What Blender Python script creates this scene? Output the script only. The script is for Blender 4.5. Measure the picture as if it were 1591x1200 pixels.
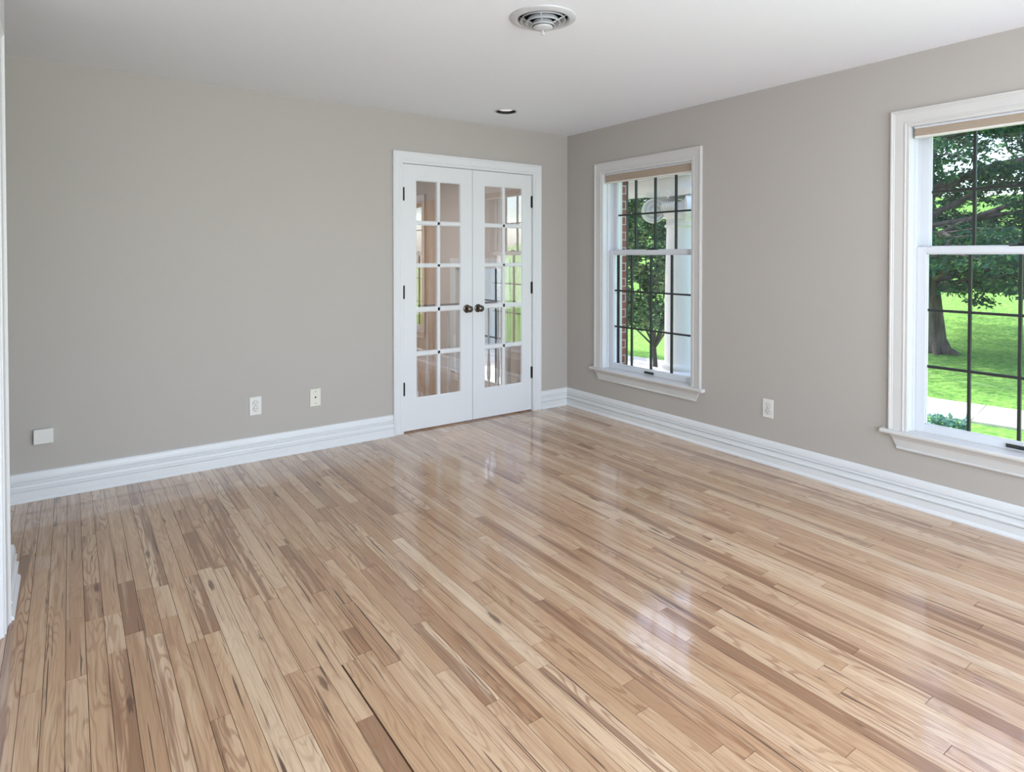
import bpy, bmesh, math, random
import numpy as np
from mathutils import Vector, Matrix
random.seed(7); RNG = np.random.default_rng(7)
for o in list(bpy.data.objects): bpy.data.objects.remove(o)
S = bpy.context.scene; COL = S.collection

# ------------------------------------------------------------------ camera
H = 2.44
cam = bpy.data.objects.new('camera', bpy.data.cameras.new('camera')); COL.objects.link(cam)
yaw, pitch = math.radians(35.3406), math.radians(-0.8849)
fwd = Vector((math.sin(yaw)*math.cos(pitch), math.cos(yaw)*math.cos(pitch), math.sin(pitch)))
rgt = Vector((math.cos(yaw), -math.sin(yaw), 0)); upv = rgt.cross(fwd)
M = Matrix((rgt, upv, -fwd)).transposed().to_4x4(); M.translation = Vector((-3.6955, -4.3425, 1.3521))
cam.matrix_world = M
cam.data.sensor_width = 36; cam.data.sensor_fit = 'HORIZONTAL'
cam.data.lens = 969.0/1591*36; cam.data.shift_y = -186.7/1591
cam.data.clip_start = .02; cam.data.clip_end = 400
S.camera = cam

# ------------------------------------------------------------------ view, world, sun, big lights
S.view_settings.view_transform = 'Standard'; S.view_settings.look = 'None'
S.view_settings.gamma = 1; S.view_settings.use_curve_mapping = False
S.view_settings.exposure = 0.0
W = bpy.data.worlds.new('world'); S.world = W; W.use_nodes = True
nt = W.node_tree; bg = nt.nodes['Background']
sky = nt.nodes.new('ShaderNodeTexSky'); sky.sky_type = 'NISHITA'; sky.sun_disc = False
sky.sun_elevation = math.radians(50); sky.sun_rotation = math.radians(0)
sky.air_density = 1.0; sky.dust_density = 2.5; sky.ozone_density = 1.5
nt.links.new(sky.outputs[0], bg.inputs[0]); bg.inputs[1].default_value = 0.80

def light(name, kind, loc, direction, energy, color=(1,1,1), size=None, size_y=None, angle=None, spread=None):
    d = bpy.data.lights.new(name, kind); d.energy = energy; d.color = color
    if kind == 'AREA':
        d.shape = 'RECTANGLE'; d.size = size; d.size_y = size_y or size
        if spread: d.spread = spread
    if angle: d.angle = angle
    o = bpy.data.objects.new(name, d); COL.objects.link(o); o.location = loc
    o.rotation_euler = Vector(direction).to_track_quat('-Z', 'Y').to_euler()
    return o
light('sun', 'SUN', (0, 10, 12), (0.10, -0.80, -1.0), 4.0, (1, .95, .86), angle=math.radians(.6))
# added fill lamps behind the camera, set in made-up window openings
light('rear_fill_a', 'AREA', (-2.95, -5.56, 1.25), (0, 1, 0.40), 80, (.87, .94, 1), 1.25, 1.9)
light('rear_fill_b', 'AREA', (-1.10, -5.56, 1.25), (-.15, 1, 0.40), 52, (.87, .94, 1), 1.25, 1.9)
light('side_fill', 'AREA', (.02, -4.88, 1.22), (-1, .45, .25), 13, (.88, .94, 1), .9, 1.6)
light('foyer_fill', 'AREA', (-1.6, 1.6, 2.38), (0, 0, -1), 42, (.97, .96, .95), .5, .5)  # added lamp to brighten the foyer; no fixture stands there

# ------------------------------------------------------------------ helpers
def lin(c):
    return tuple(((v/255)/12.92 if v/255 <= .04045 else (((v/255)+.055)/1.055)**2.4) for v in c) + (1,)
def mat(name, rgb=(200,200,200), rough=.5, metal=0, spec=.5):
    m = bpy.data.materials.new(name); m.use_nodes = True
    b = m.node_tree.nodes['Principled BSDF']
    b.inputs['Base Color'].default_value = lin(rgb); b.inputs['Roughness'].default_value = rough
    b.inputs['Metallic'].default_value = metal; b.inputs['Specular IOR Level'].default_value = spec
    return m
def N(m, t, **k):
    n = m.node_tree.nodes.new(t)
    for a, v in k.items(): setattr(n, a, v)
    return n
def L(m, a, b): m.node_tree.links.new(a, b)
def tex_bump(m, scale=60, strength=.1, dist=.002, detail=3, coord='Object'):
    tc = N(m, 'ShaderNodeTexCoord'); no = N(m, 'ShaderNodeTexNoise'); bu = N(m, 'ShaderNodeBump')
    no.inputs['Scale'].default_value = scale; no.inputs['Detail'].default_value = detail
    bu.inputs['Strength'].default_value = strength; bu.inputs['Distance'].default_value = dist
    L(m, tc.outputs[coord], no.inputs['Vector']); L(m, no.outputs['Fac'], bu.inputs['Height'])
    L(m, bu.outputs['Normal'], m.node_tree.nodes['Principled BSDF'].inputs['Normal'])
def tex_color(m, c1, c2, scale=2, detail=4, lo=.35, hi=.65, coord='Object', stretch=None):
    tc = N(m, 'ShaderNodeTexCoord'); no = N(m, 'ShaderNodeTexNoise'); r = N(m, 'ShaderNodeValToRGB')
    no.inputs['Scale'].default_value = scale; no.inputs['Detail'].default_value = detail
    r.color_ramp.elements[0].color = lin(c1); r.color_ramp.elements[1].color = lin(c2)
    r.color_ramp.elements[0].position = lo; r.color_ramp.elements[1].position = hi
    src = tc.outputs[coord]
    if stretch:
        mp = N(m, 'ShaderNodeMapping'); mp.inputs['Scale'].default_value = stretch
        L(m, src, mp.inputs['Vector']); src = mp.outputs['Vector']
    L(m, src, no.inputs['Vector']); L(m, no.outputs['Fac'], r.inputs['Fac'])
    L(m, r.outputs['Color'], m.node_tree.nodes['Principled BSDF'].inputs['Base Color'])
    return r

class MB:
    def __init__(s): s.v = []; s.f = []
    def add(s, vs, fs):
        n = len(s.v); s.v += [tuple(p) for p in vs]; s.f += [tuple(i+n for i in f) for f in fs]; return s
    def box(s, x0, x1, y0, y1, z0, z1):
        x0, x1 = min(x0,x1), max(x0,x1); y0, y1 = min(y0,y1), max(y0,y1); z0, z1 = min(z0,z1), max(z0,z1)
        return s.add([(x0,y0,z0),(x1,y0,z0),(x1,y1,z0),(x0,y1,z0),(x0,y0,z1),(x1,y0,z1),(x1,y1,z1),(x0,y1,z1)],
            [(0,3,2,1),(4,5,6,7),(0,1,5,4),(1,2,6,5),(2,3,7,6),(3,0,4,7)])
    def tube(s, pts, rad, seg=8, caps=True):
        pts = [Vector(p) for p in pts]; n0 = len(s.v)
        if not hasattr(rad, '__len__'): rad = [rad]*len(pts)
        ref = None
        for i, p in enumerate(pts):
            t = (pts[min(i+1, len(pts)-1)] - pts[max(i-1, 0)]).normalized()
            if ref is None: ref = Vector((0,0,1)) if abs(t.z) < .9 else Vector((1,0,0))
            a = t.cross(ref).normalized(); b = a.cross(t).normalized(); ref = b
            for k in range(seg):
                an = 2*math.pi*k/seg
                s.v.append(tuple(p + (a*math.cos(an)+b*math.sin(an))*rad[i]))
        for i in range(len(pts)-1):
            for k in range(seg):
                k2 = (k+1) % seg
                s.f.append((n0+i*seg+k, n0+i*seg+k2, n0+(i+1)*seg+k2, n0+(i+1)*seg+k))
        if caps:
            s.f.append(tuple(n0+k for k in range(seg))[::-1]); s.f.append(tuple(n0+(len(pts)-1)*seg+k for k in range(seg)))
        return s
    def lathe(s, prof, c=(0,0,0), axis=(0,0,1), seg=32):
        c = Vector(c); ax = Vector(axis).normalized()
        a = ax.orthogonal().normalized(); b = ax.cross(a); n0 = len(s.v)
        for r, h in prof:
            for k in range(seg):
                an = 2*math.pi*k/seg
                s.v.append(tuple(c + ax*h + (a*math.cos(an)+b*math.sin(an))*max(r, 1e-5)))
        for i in range(len(prof)-1):
            for k in range(seg):
                k2 = (k+1) % seg
                s.f.append((n0+i*seg+k, n0+i*seg+k2, n0+(i+1)*seg+k2, n0+(i+1)*seg+k))
        return s
    def prism(s, poly, fn0, fn1):
        """poly of 2D points; fn0/fn1 map a 2D point to the 3D end caps"""
        n = len(poly)
        s.add([fn0(p) for p in poly]+[fn1(p) for p in poly],
              [tuple(range(n))[::-1], tuple(range(n, 2*n))]+[(i, (i+1) % n, (i+1) % n+n, i+n) for i in range(n)])
        return s
    def build(s, name, m, parent=None, smooth=False, bevel=0, origin=None):
        me = bpy.data.meshes.new(name)
        vs = s.v
        if origin is not None: vs = [(p[0]-origin[0], p[1]-origin[1], p[2]-origin[2]) for p in vs]
        me.from_pydata(vs, [], s.f); me.materials.append(m)
        bm = bmesh.new(); bm.from_mesh(me); bmesh.ops.recalc_face_normals(bm, faces=bm.faces); bm.to_mesh(me); bm.free()
        if smooth: me.shade_smooth()
        o = bpy.data.objects.new(name, me); COL.objects.link(o)
        if origin is not None: o.location = origin
        if parent is not None:
            o.parent = parent; o.matrix_parent_inverse = Matrix.Translation(-Vector(parent.location))
        if bevel:
            b = o.modifiers.new('bevel', 'BEVEL'); b.width = bevel; b.segments = 2; b.limit_method = 'ANGLE'; b.angle_limit = math.radians(40)
            b.harden_normals = False
        if smooth:
            pass
        return o
def smooth_by_angle(o, deg=35):
    me = o.data; me.shade_smooth()
    me.set_sharp_from_angle(angle=math.radians(deg))
def tag(o, label=None, cat=None, group=None, kind=None):
    if label: o['label'] = label
    if cat: o['category'] = cat
    if group: o['group'] = group
    if kind: o['kind'] = kind
    return o
def empty(name, loc):
    o = bpy.data.objects.new(name, None); COL.objects.link(o); o.location = loc; o.empty_display_size = .1; return o
def struct(o, label, cat): return tag(o, label, cat, kind='structure')

# ------------------------------------------------------------------ materials
M_wall = mat('greige_paint', (182,176,170), .6, spec=.3); tex_bump(M_wall, 220, .06, .001)
M_ceil = mat('ceiling_paint', (242,244,250), .55, spec=.35); tex_bump(M_ceil, 150, .05, .001)
M_trim = mat('trim_paint', (224,225,227), .32, spec=.45); tex_bump(M_trim, 30, .03, .001)
M_trimw = mat('window_trim_paint', (208,206,204), .35, spec=.4)
M_vinyl = mat('white_vinyl', (216,219,225), .3)
M_bronze = mat('dark_bronze', (50,52,52), .4, spec=.3)
M_knob = mat('antique_nickel', (104,96,88), .22, 1)
M_hinge = mat('dark_hinge', (45,42,38), .45, .6)
M_plate = mat('white_plastic', (226,224,220), .35)
M_ivory = mat('ivory_plastic', (224,222,208), .35)
M_dark = mat('black', (14,14,15), .6)
M_slot = mat('slot_shadow_plastic', (60,56,52), .6)
M_fabric = mat('shade_fabric', (176,160,144), .85, spec=.1); tex_bump(M_fabric, 400, .3, .001)
M_ventm = mat('vent_enamel', (205,205,208), .3, .15)
M_found = mat('under_floor', (66,42,27), .8)
M_brick = mat('brick', rough=.85)
def brick_nodes(m):
    b = m.node_tree.nodes['Principled BSDF']
    tc = N(m, 'ShaderNodeTexCoord'); sp = N(m, 'ShaderNodeSeparateXYZ'); ad = N(m, 'ShaderNodeMath', operation='ADD'); cb = N(m, 'ShaderNodeCombineXYZ')
    br = N(m, 'ShaderNodeTexBrick'); br.inputs['Scale'].default_value = 1
    br.inputs['Brick Width'].default_value = .205; br.inputs['Row Height'].default_value = .068; br.inputs['Mortar Size'].default_value = .0045
    br.inputs['Color1'].default_value = lin((150,78,66)); br.inputs['Color2'].default_value = lin((122,62,56)); br.inputs['Mortar'].default_value = lin((190,172,160))
    L(m, tc.outputs['Object'], sp.inputs[0]); L(m, sp.outputs[0], ad.inputs[0]); L(m, sp.outputs[1], ad.inputs[1])
    L(m, ad.outputs[0], cb.inputs[0]); L(m, sp.outputs[2], cb.inputs[1]); L(m, cb.outputs[0], br.inputs['Vector'])
    L(m, br.outputs['Color'], b.inputs['Base Color'])
    bu = N(m, 'ShaderNodeBump'); bu.inputs['Distance'].default_value = .006; bu.invert = True
    L(m, br.outputs['Fac'], bu.inputs['Height']); L(m, bu.outputs[0], b.inputs['Normal'])
brick_nodes(M_brick)
M_stone = mat('painted_column', (244,243,242), .5)
M_conc = mat('concrete', rough=.85); tex_color(M_conc, (200,192,184), (232,228,222), 1.6, 6, .3, .6); 
M_bark = mat('bark', rough=.9); tex_color(M_bark, (58,50,46), (120,108,98), 9, 6, .3, .7, stretch=(1,1,.25)); tex_bump(M_bark, 24, .8, .02)
M_grass = mat('grass', rough=.9, spec=.1)
def grass_nodes(m):
    b = m.node_tree.nodes['Principled BSDF']; tc = N(m, 'ShaderNodeTexCoord')
    a = N(m, 'ShaderNodeTexNoise'); a.inputs['Scale'].default_value = 14; a.inputs['Detail'].default_value = 8; a.inputs['Roughness'].default_value = .75
    r = N(m, 'ShaderNodeValToRGB'); e = r.color_ramp.elements
    e[0].position = .32; e[0].color = lin((66,122,54)); e[1].position = .68; e[1].color = lin((178,206,118))
    x = e.new(.5); x.color = lin((120,172,80))
    L(m, tc.outputs['Object'], a.inputs['Vector']); L(m, a.outputs['Fac'], r.inputs['Fac']); L(m, r.outputs['Color'], b.inputs['Base Color'])
    bu = N(m, 'ShaderNodeBump'); bu.inputs['Distance'].default_value = .04; bu.inputs['Strength'].default_value = .7
    L(m, a.outputs['Fac'], bu.inputs['Height']); L(m, bu.outputs[0], b.inputs['Normal'])
grass_nodes(M_grass)
def leaf_mat(name, c1, c2, c3, scale=6):
    m = mat(name, rough=.6, spec=.3); b = m.node_tree.nodes['Principled BSDF']
    tc = N(m, 'ShaderNodeTexCoord'); no = N(m, 'ShaderNodeTexNoise'); no.inputs['Scale'].default_value = scale; no.inputs['Detail'].default_value = 3
    r = N(m, 'ShaderNodeValToRGB'); e = r.color_ramp.elements
    e[0].position = .3; e[0].color = lin(c1); e[1].position = .72; e[1].color = lin(c3); x = e.new(.5); x.color = lin(c2)
    L(m, tc.outputs['Object'], no.inputs['Vector']); L(m, no.outputs['Fac'], r.inputs['Fac']); L(m, r.outputs['Color'], b.inputs['Base Color'])
    tr = N(m, 'ShaderNodeBsdfTranslucent'); mx = N(m, 'ShaderNodeMixShader'); mx.inputs[0].default_value = .2
    L(m, r.outputs['Color'], tr.inputs['Color']); L(m, b.outputs[0], mx.inputs[1]); L(m, tr.outputs[0], mx.inputs[2])
    L(m, mx.outputs[0], m.node_tree.nodes['Material Output'].inputs['Surface'])
    return m
M_leaf_big = leaf_mat('leaves_locust', (20,62,52), (34,86,60), (112,156,80))
M_leaf_small = leaf_mat('leaves_ornamental', (30,70,50), (60,108,70), (190,206,140), 9)
M_leaf_ivy = leaf_mat('leaves_far', (20,56,44), (38,84,54), (96,140,78), 3)
M_hosta = leaf_mat('leaves_blue', (60,120,110), (120,170,160), (190,215,200), 20)
def glass_mat(name, refl=.06, tint=(1,1,1,1), rough=0.0):
    m = bpy.data.materials.new(name); m.use_nodes = True; t = m.node_tree; t.nodes.clear()
    o = N(m, 'ShaderNodeOutputMaterial'); tr = N(m, 'ShaderNodeBsdfTransparent'); gl = N(m, 'ShaderNodeBsdfGlossy'); mx = N(m, 'ShaderNodeMixShader')
    gl.inputs['Roughness'].default_value = rough; tr.inputs['Color'].default_value = tint
    lw = N(m, 'ShaderNodeLayerWeight'); lw.inputs['Blend'].default_value = .5     # Schlick, the same from either side of the pane
    pw = N(m, 'ShaderNodeMath', operation='POWER'); pw.inputs[1].default_value = 5.0
    ma = N(m, 'ShaderNodeMath', operation='MULTIPLY_ADD'); ma.inputs[1].default_value = 1.0-refl; ma.inputs[2].default_value = refl
    L(m, lw.outputs['Facing'], pw.inputs[0]); L(m, pw.outputs[0], ma.inputs[0]); L(m, ma.outputs[0], mx.inputs[0]); L(m, tr.outputs[0], mx.inputs[1]); L(m, gl.outputs[0], mx.inputs[2])
    L(m, mx.outputs[0], o.inputs[0]); return m
M_glass = glass_mat('window_glass', 0.035)
M_doorglass = glass_mat('door_glass', .19)

# hardwood strip floor --------------------------------------------------------
def wood_floor_mat():
    m = mat('hardwood_strip', rough=.33, spec=.5); b = m.node_tree.nodes['Principled BSDF']
    uv = N(m, 'ShaderNodeUVMap'); uv.uv_map = 'UVMap'
    at = N(m, 'ShaderNodeAttribute'); at.attribute_name = 'plank'
    sp = N(m, 'ShaderNodeSeparateColor'); L(m, at.outputs['Color'], sp.inputs[0])
    suv = N(m, 'ShaderNodeSeparateXYZ'); L(m, uv.outputs[0], suv.inputs[0])
    def math_(op, a, b_=None, c=None, clamp=False):
        n = N(m, 'ShaderNodeMath', operation=op); n.use_clamp = clamp
        for i, x in enumerate((a, b_, c)):
            if x is None: continue
            if isinstance(x, (int, float)): n.inputs[i].default_value = x
            else: L(m, x, n.inputs[i])
        return n.outputs[0]
    def noise(su, sv, detail=3, rough=.5, w=0.0):
        c = N(m, 'ShaderNodeCombineXYZ'); L(m, math_('MULTIPLY', suv.outputs[0], su), c.inputs[0]); L(m, math_('MULTIPLY', suv.outputs[1], sv), c.inputs[1])
        L(m, math_('MULTIPLY_ADD', sp.outputs[2], 37.0, w), c.inputs[2])
        n = N(m, 'ShaderNodeTexNoise'); n.inputs['Scale'].default_value = 1; n.inputs['Detail'].default_value = detail; n.inputs['Roughness'].default_value = rough
        L(m, c.outputs[0], n.inputs['Vector']); return n.outputs['Fac']
    def ramp(fac, stops, interp='LINEAR'):
        r = N(m, 'ShaderNodeValToRGB'); r.color_ramp.interpolation = interp; e = r.color_ramp.elements
        e[0].position, e[0].color = stops[0]; e[1].position, e[1].color = stops[-1]
        for p, c in stops[1:-1]: x = e.new(p); x.color = c
        L(m, fac, r.inputs['Fac']); return r.outputs['Color']
    def mix(f, a, b_, mode='MIX'):
        n = N(m, 'ShaderNodeMix', data_type='RGBA', blend_type=mode); n.clamp_factor = True
        if isinstance(f, (int, float)): n.inputs[0].default_value = f
        else: L(m, f, n.inputs[0])
        for i, x in ((6, a), (7, b_)):
            if isinstance(x, tuple): n.inputs[i].default_value = x
            else: L(m, x, n.inputs[i])
        return n.outputs[2]
    def sstep(x, lo, hi):
        n = N(m, 'ShaderNodeMapRange', interpolation_type='SMOOTHSTEP'); L(m, x, n.inputs[0]) if not isinstance(x, float) else None
        n.inputs[1].default_value = lo; n.inputs[2].default_value = hi; return n.outputs[0]
    base = ramp(sp.outputs[0], [(0, lin((158,118,86))), (.16, lin((182,144,110))), (.5, lin((199,163,128))), (.8, lin((211,179,147))), (1, lin((222,196,167)))])
    # broad warm / pale drift along each board
    drift = noise(1.1, 14, 2, .5, 3)
    base = mix(math_('MULTIPLY', sstep(drift, .42, .72), .45), base, lin((174,130,98)))
    # heartwood: brown bands that run along the board, strong in some boards
    heart = noise(.9, 26, 3, .55, 11)
    hthr = math_('SUBTRACT', heart, math_('MULTIPLY_ADD', sp.outputs[1], -.31, .74))
    hm = sstep(hthr, 0, .09)
    base = mix(math_('MULTIPLY', hm, .70), base, lin((122,82,56)))
    # growth rings: contours of a stretched field -> cathedrals and straight grain
    fld = noise(1.5, 12, 2, .45, 5)
    rings = math_('SINE', math_('ADD', math_('MULTIPLY', fld, 95.0), math_('MULTIPLY', suv.outputs[1], 180.0)))
    rings = sstep(rings, .15, 1.0)
    rstr = math_('MULTIPLY', rings, math_('MULTIPLY_ADD', sp.outputs[1], .62, .16))
    base = mix(rstr, base, lin((150,104,72)))
    # fine pores
    pore = noise(7, 520, 3, .65, 7)
    base = mix(math_('MULTIPLY', sstep(pore, .50, .72), .42), base, lin((134,90,60)))
    fib = noise(2.4, 170, 3, .6, 23)
    base = mix(math_('MULTIPLY', sstep(fib, .50, .70), .38), base, lin((146,102,70)))
    pale = noise(1.6, 40, 2, .5, 29)
    base = mix(math_('MULTIPLY', sstep(pale, .55, .70), .30), base, lin((232,206,174)))
    # mineral streaks: narrow dark dashes
    st = noise(2.1, 84, 3, .6, 19)
    base = mix(math_('MULTIPLY', sstep(st, .63, .70), .9), base, lin((72,42,28)))
    ck = noise(1.5, 170, 2, .5, 41)
    base = mix(math_('MULTIPLY', sstep(ck, .68, .73), .92), base, lin((52,30,20)))
    # knots
    c = N(m, 'ShaderNodeCombineXYZ'); L(m, math_('MULTIPLY', suv.outputs[0], 1.6), c.inputs[0]); L(m, math_('MULTIPLY', suv.outputs[1], 8.0), c.inputs[1]); L(m, math_('MULTIPLY', sp.outputs[2], 51.0), c.inputs[2])
    vo = N(m, 'ShaderNodeTexVoronoi'); vo.inputs['Scale'].default_value = 1; L(m, c.outputs[0], vo.inputs['Vector'])
    kd = math_('ADD', vo.outputs['Distance'], math_('MULTIPLY', math_('SUBTRACT', noise(30, 160, 2, .6, 2), .5), .10))
    kn = N(m, 'ShaderNodeMapRange', interpolation_type='SMOOTHSTEP'); L(m, kd, kn.inputs[0])
    kn.inputs[1].default_value = .10; kn.inputs[2].default_value = .045; kn.inputs[3].default_value = 0; kn.inputs[4].default_value = 1
    base = mix(math_('MULTIPLY', kn.outputs[0], .8), base, lin((84,50,32)))
    L(m, base, b.inputs['Base Color'])
    rr = N(m, 'ShaderNodeMapRange'); L(m, pore, rr.inputs[0]); rr.inputs[3].default_value = .26; rr.inputs[4].default_value = .42
    L(m, rr.outputs[0], b.inputs['Roughness'])
    bu = N(m, 'ShaderNodeBump'); bu.inputs['Strength'].default_value = .25; bu.inputs['Distance'].default_value = .0008
    L(m, noise(1.2, 30, 2, .5, 9), bu.inputs['Height']); L(m, bu.outputs[0], b.inputs['Normal'])
    b.inputs['Coat Weight'].default_value = 1.0; b.inputs['Coat Roughness'].default_value = .085
    L(m, bu.outputs[0], b.inputs['Coat Normal'])
    return m
M_floor = wood_floor_mat()

X0, Y0 = -3.905, -5.6         # left wall face, rear wall face
def build_floor():
    w = .0572; gap = .0015
    vs = []; fs = []; uvs = []; cols = []
    def plank(x0, x1, y0, y1, z, r, sink=False):
        n = len(vs)
        tz = random.uniform(-.0004, .0004); tl = random.uniform(-.00025, .00025)
        b = .0030
        x0 += gap/2; x1 -= gap/2; y0 += gap/2; y1 -= gap/2
        ou = random.uniform(0, 60); ov = random.uniform(0, 20)
        def V(x, y, dz): vs.append((x, y, z+dz)); return (y-y0+ou, x-x0+ov)
        pts = [V(x0, y0, -b), V(x1, y0, -b), V(x1, y1, -b), V(x0, y1, -b),
               V(x0, y0, tl), V(x1, y0, -tl), V(x1, y1, -tl), V(x0, y1, tl)]
        for f in [(4,5,6,7),(0,1,5,4),(1,2,6,5),(2,3,7,6),(3,0,4,7)]:
            fs.append(tuple(n+i for i in f))
            for i in f: uvs.append(pts[i]); cols.append((r[0], r[1], r[2], 1))
    nrow = int(4.9/w)+2
    # boards that stand out in the room: (x on the board, far end, near end, tone, character, extra gap on the left edge)
    SP = [(-3.53,-1.32,-1.75,.22,.95,0), (-2.435,-.205,-.572,.15,.9,0), (-2.893,-2.17,-2.334,.1,1,0), (-2.33,-2.156,-3.07,.25,.8,0),
          (-1.513,-2.78,-3.30,.2,.9,0), (-.71,-.97,-1.12,.05,1,0), (-2.945,-2.35,-3.3,.45,.4,.0045), (-.21,-1.3,-2.2,.1,.8,0), (-1.05,-1.95,-2.5,.15,.85,0)]
    for i in range(nrow):
        xa = -.0006 - (i+1)*w; xb = xa + w
        if xb < -4.85: continue
        ylo = Y0 if xa > X0-.13 else -1.06
        yhi = .14 if -1.66 < xa < -.40 else 0
        y = ylo - random.uniform(0, .9)
        mine = [q for q in SP if xa < q[0] < xb]
        while y < yhi:
            l = random.choice([.3,.42,.55,.7,.85,1.0,1.2,1.5,1.8])*random.uniform(.85,1.15)
            for q in mine:
                if y < q[2] < y+l: l = q[2]-y
                if abs(y-q[2]) < 1e-6: l = q[1]-q[2]
            ya, yb = max(y, ylo), min(y+l, yhi)
            if yb - ya > .02:
                q = random.random()
                tone = random.betavariate(2.4, 1.9)
                char = random.random()**2.2
                if q < .05: tone *= .3; char = random.uniform(.6, 1)
                xl = xa
                for m_ in mine:
                    if abs(y-m_[2]) < 1e-6: tone, char = m_[3], m_[4]; xl = xa+m_[5]
                plank(xl, xb, ya, yb, 0, (tone, char, random.random()))
            y += l
    me = bpy.data.meshes.new('floor'); me.from_pydata(vs, [], fs); me.materials.append(M_floor)
    uvl = me.uv_layers.new(name='UVMap'); uvl.data.foreach_set('uv', [c for p in uvs for c in p])
    ca = me.color_attributes.new('plank', 'FLOAT_COLOR', 'CORNER'); ca.data.foreach_set('color', [c for p in cols for c in p])
    o = bpy.data.objects.new('floor', me); COL.objects.link(o)
    struct(o, 'glossy natural hickory strip floor with brown streaks', 'floor')
    sub = MB().box(-4.95, .0, Y0-.1, .16, -.06, -.0025).build('under_floor_groove', M_found, o)
build_floor()

# ------------------------------------------------------------------ walls
def wall(name, fn, a0, a1, z0, z1, d0, d1, openings, m, label):
    """fn(a, d, z)->xyz ; openings [(a0,a1,z0,z1)]"""
    mb = MB(); ops = sorted(openings)
    def bx(a, b, c, e):
        if b-a < 1e-4 or e-c < 1e-4: return
        p = fn(a, d0, c); q = fn(b, d1, e); mb.box(p[0], q[0], p[1], q[1], p[2], q[2])
    cur = a0
    for (p, q, r, s) in ops:
        bx(cur, p, z0, z1); bx(p, q, z0, r); bx(p, q, s, z1); cur = q
    bx(cur, a1, z0, z1)
    return struct(mb.build(name, m), label, 'wall')
fb = lambda a, d, z: (a, d, z)      # back wall, d grows away from the room (+y)
fr = lambda a, d, z: (d, a, z)      # right wall, d grows outward (+x)
DO = (-1.632, -.404, 0, 2.06)
WC = (-.931, -3.299)
wall('wall_back', fb, -4.9, .0, 0, H, 0, .12, [DO], M_wall, 'greige back wall around the white french doors')
wall('wall_right', fr, -5.7, .12, 0, H, 0, .12, [(c-.478, c+.478, .372, 2.068) for c in WC]+[(-5.36, -4.40, .40, 2.05)], M_wall, 'greige right wall with two white windows')  # last opening is made up, for the added side fill lamp
wall('brick_facade', fr, -5.7, .22, -.5, 2.9, .225, .325, [(c-.511, c+.511, .36, 2.10) for c in WC]+[(-5.38, -4.38, .36, 2.10)], M_brick, 'red brick outside skin framing the windows')
# left stub wall + cased opening, rear wall with two openings added for fill lamps
fl = lambda a, d, z: (X0-d, a, z)
wall('wall_left', fl, -5.6, -1.05, 0, H, 0, .14, [(-3.7, -1.52, 0, 2.06)], M_trim, 'white painted left wall end at the photo edge')
frr = lambda a, d, z: (a, Y0-d, z)
struct(MB().box(X0-.09, X0-.05, -3.7, -1.52, .01, 2.06).build('door_3', M_trim), 'plain white slab closing the left cased opening', 'door')
wall('wall_rear', frr, -4.1, .12, 0, H, 0, .12, [(-3.6, -2.3, .3, 2.2), (-1.75, -.45, .3, 2.2)], M_wall, 'greige rear wall behind the camera')
struct(MB().box(-4.9, -4.78, -1.2, .12, 0, H).build('wall_alcove', M_wall), 'greige end wall of the hidden alcove on the left', 'wall')
struct(MB().box(-4.9, X0-.14, -1.19, -1.05, 0, H).build('wall_alcove_front', M_wall), 'short greige wall returning left behind the white wall end', 'wall')
# rear openings hold only the added fill lamps; a slab closes the left one
def ceiling():
    # slab with two round holes (vent and can light)
    bm = bmesh.new()
    holes = [(-1.925, -2.09, .118), (-1.015, -.485, .078)]
    outer = [(-4.95, Y0-.12), (.12, Y0-.12), (.12, .12), (-4.95, .12)]
    es = []
    def ring(pts):
        v = [bm.verts.new((p[0], p[1], H)) for p in pts]
        for i in range(len(v)): es.append(bm.edges.new((v[i], v[(i+1) % len(v)])))
    ring(outer)
    for cx, cy, r in holes: ring([(cx+r*math.cos(t*math.pi/20), cy+r*math.sin(t*math.pi/20)) for t in range(40)])
    bmesh.ops.triangle_fill(bm, use_beauty=True, edges=es)
    me = bpy.data.meshes.new('ceiling'); 
    ext = bmesh.ops.extrude_face_region(bm, geom=bm.faces[:])
    bmesh.ops.translate(bm, vec=(0,0,.16), verts=[g for g in ext['geom'] if isinstance(g, bmesh.types.BMVert)])
    bmesh.ops.recalc_face_normals(bm, faces=bm.faces)
    bm.to_mesh(me); bm.free(); me.materials.append(M_ceil)
    o = bpy.data.objects.new('ceiling', me); COL.objects.link(o); struct(o, 'smooth white ceiling over the empty room', 'ceiling')
ceiling()

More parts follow.
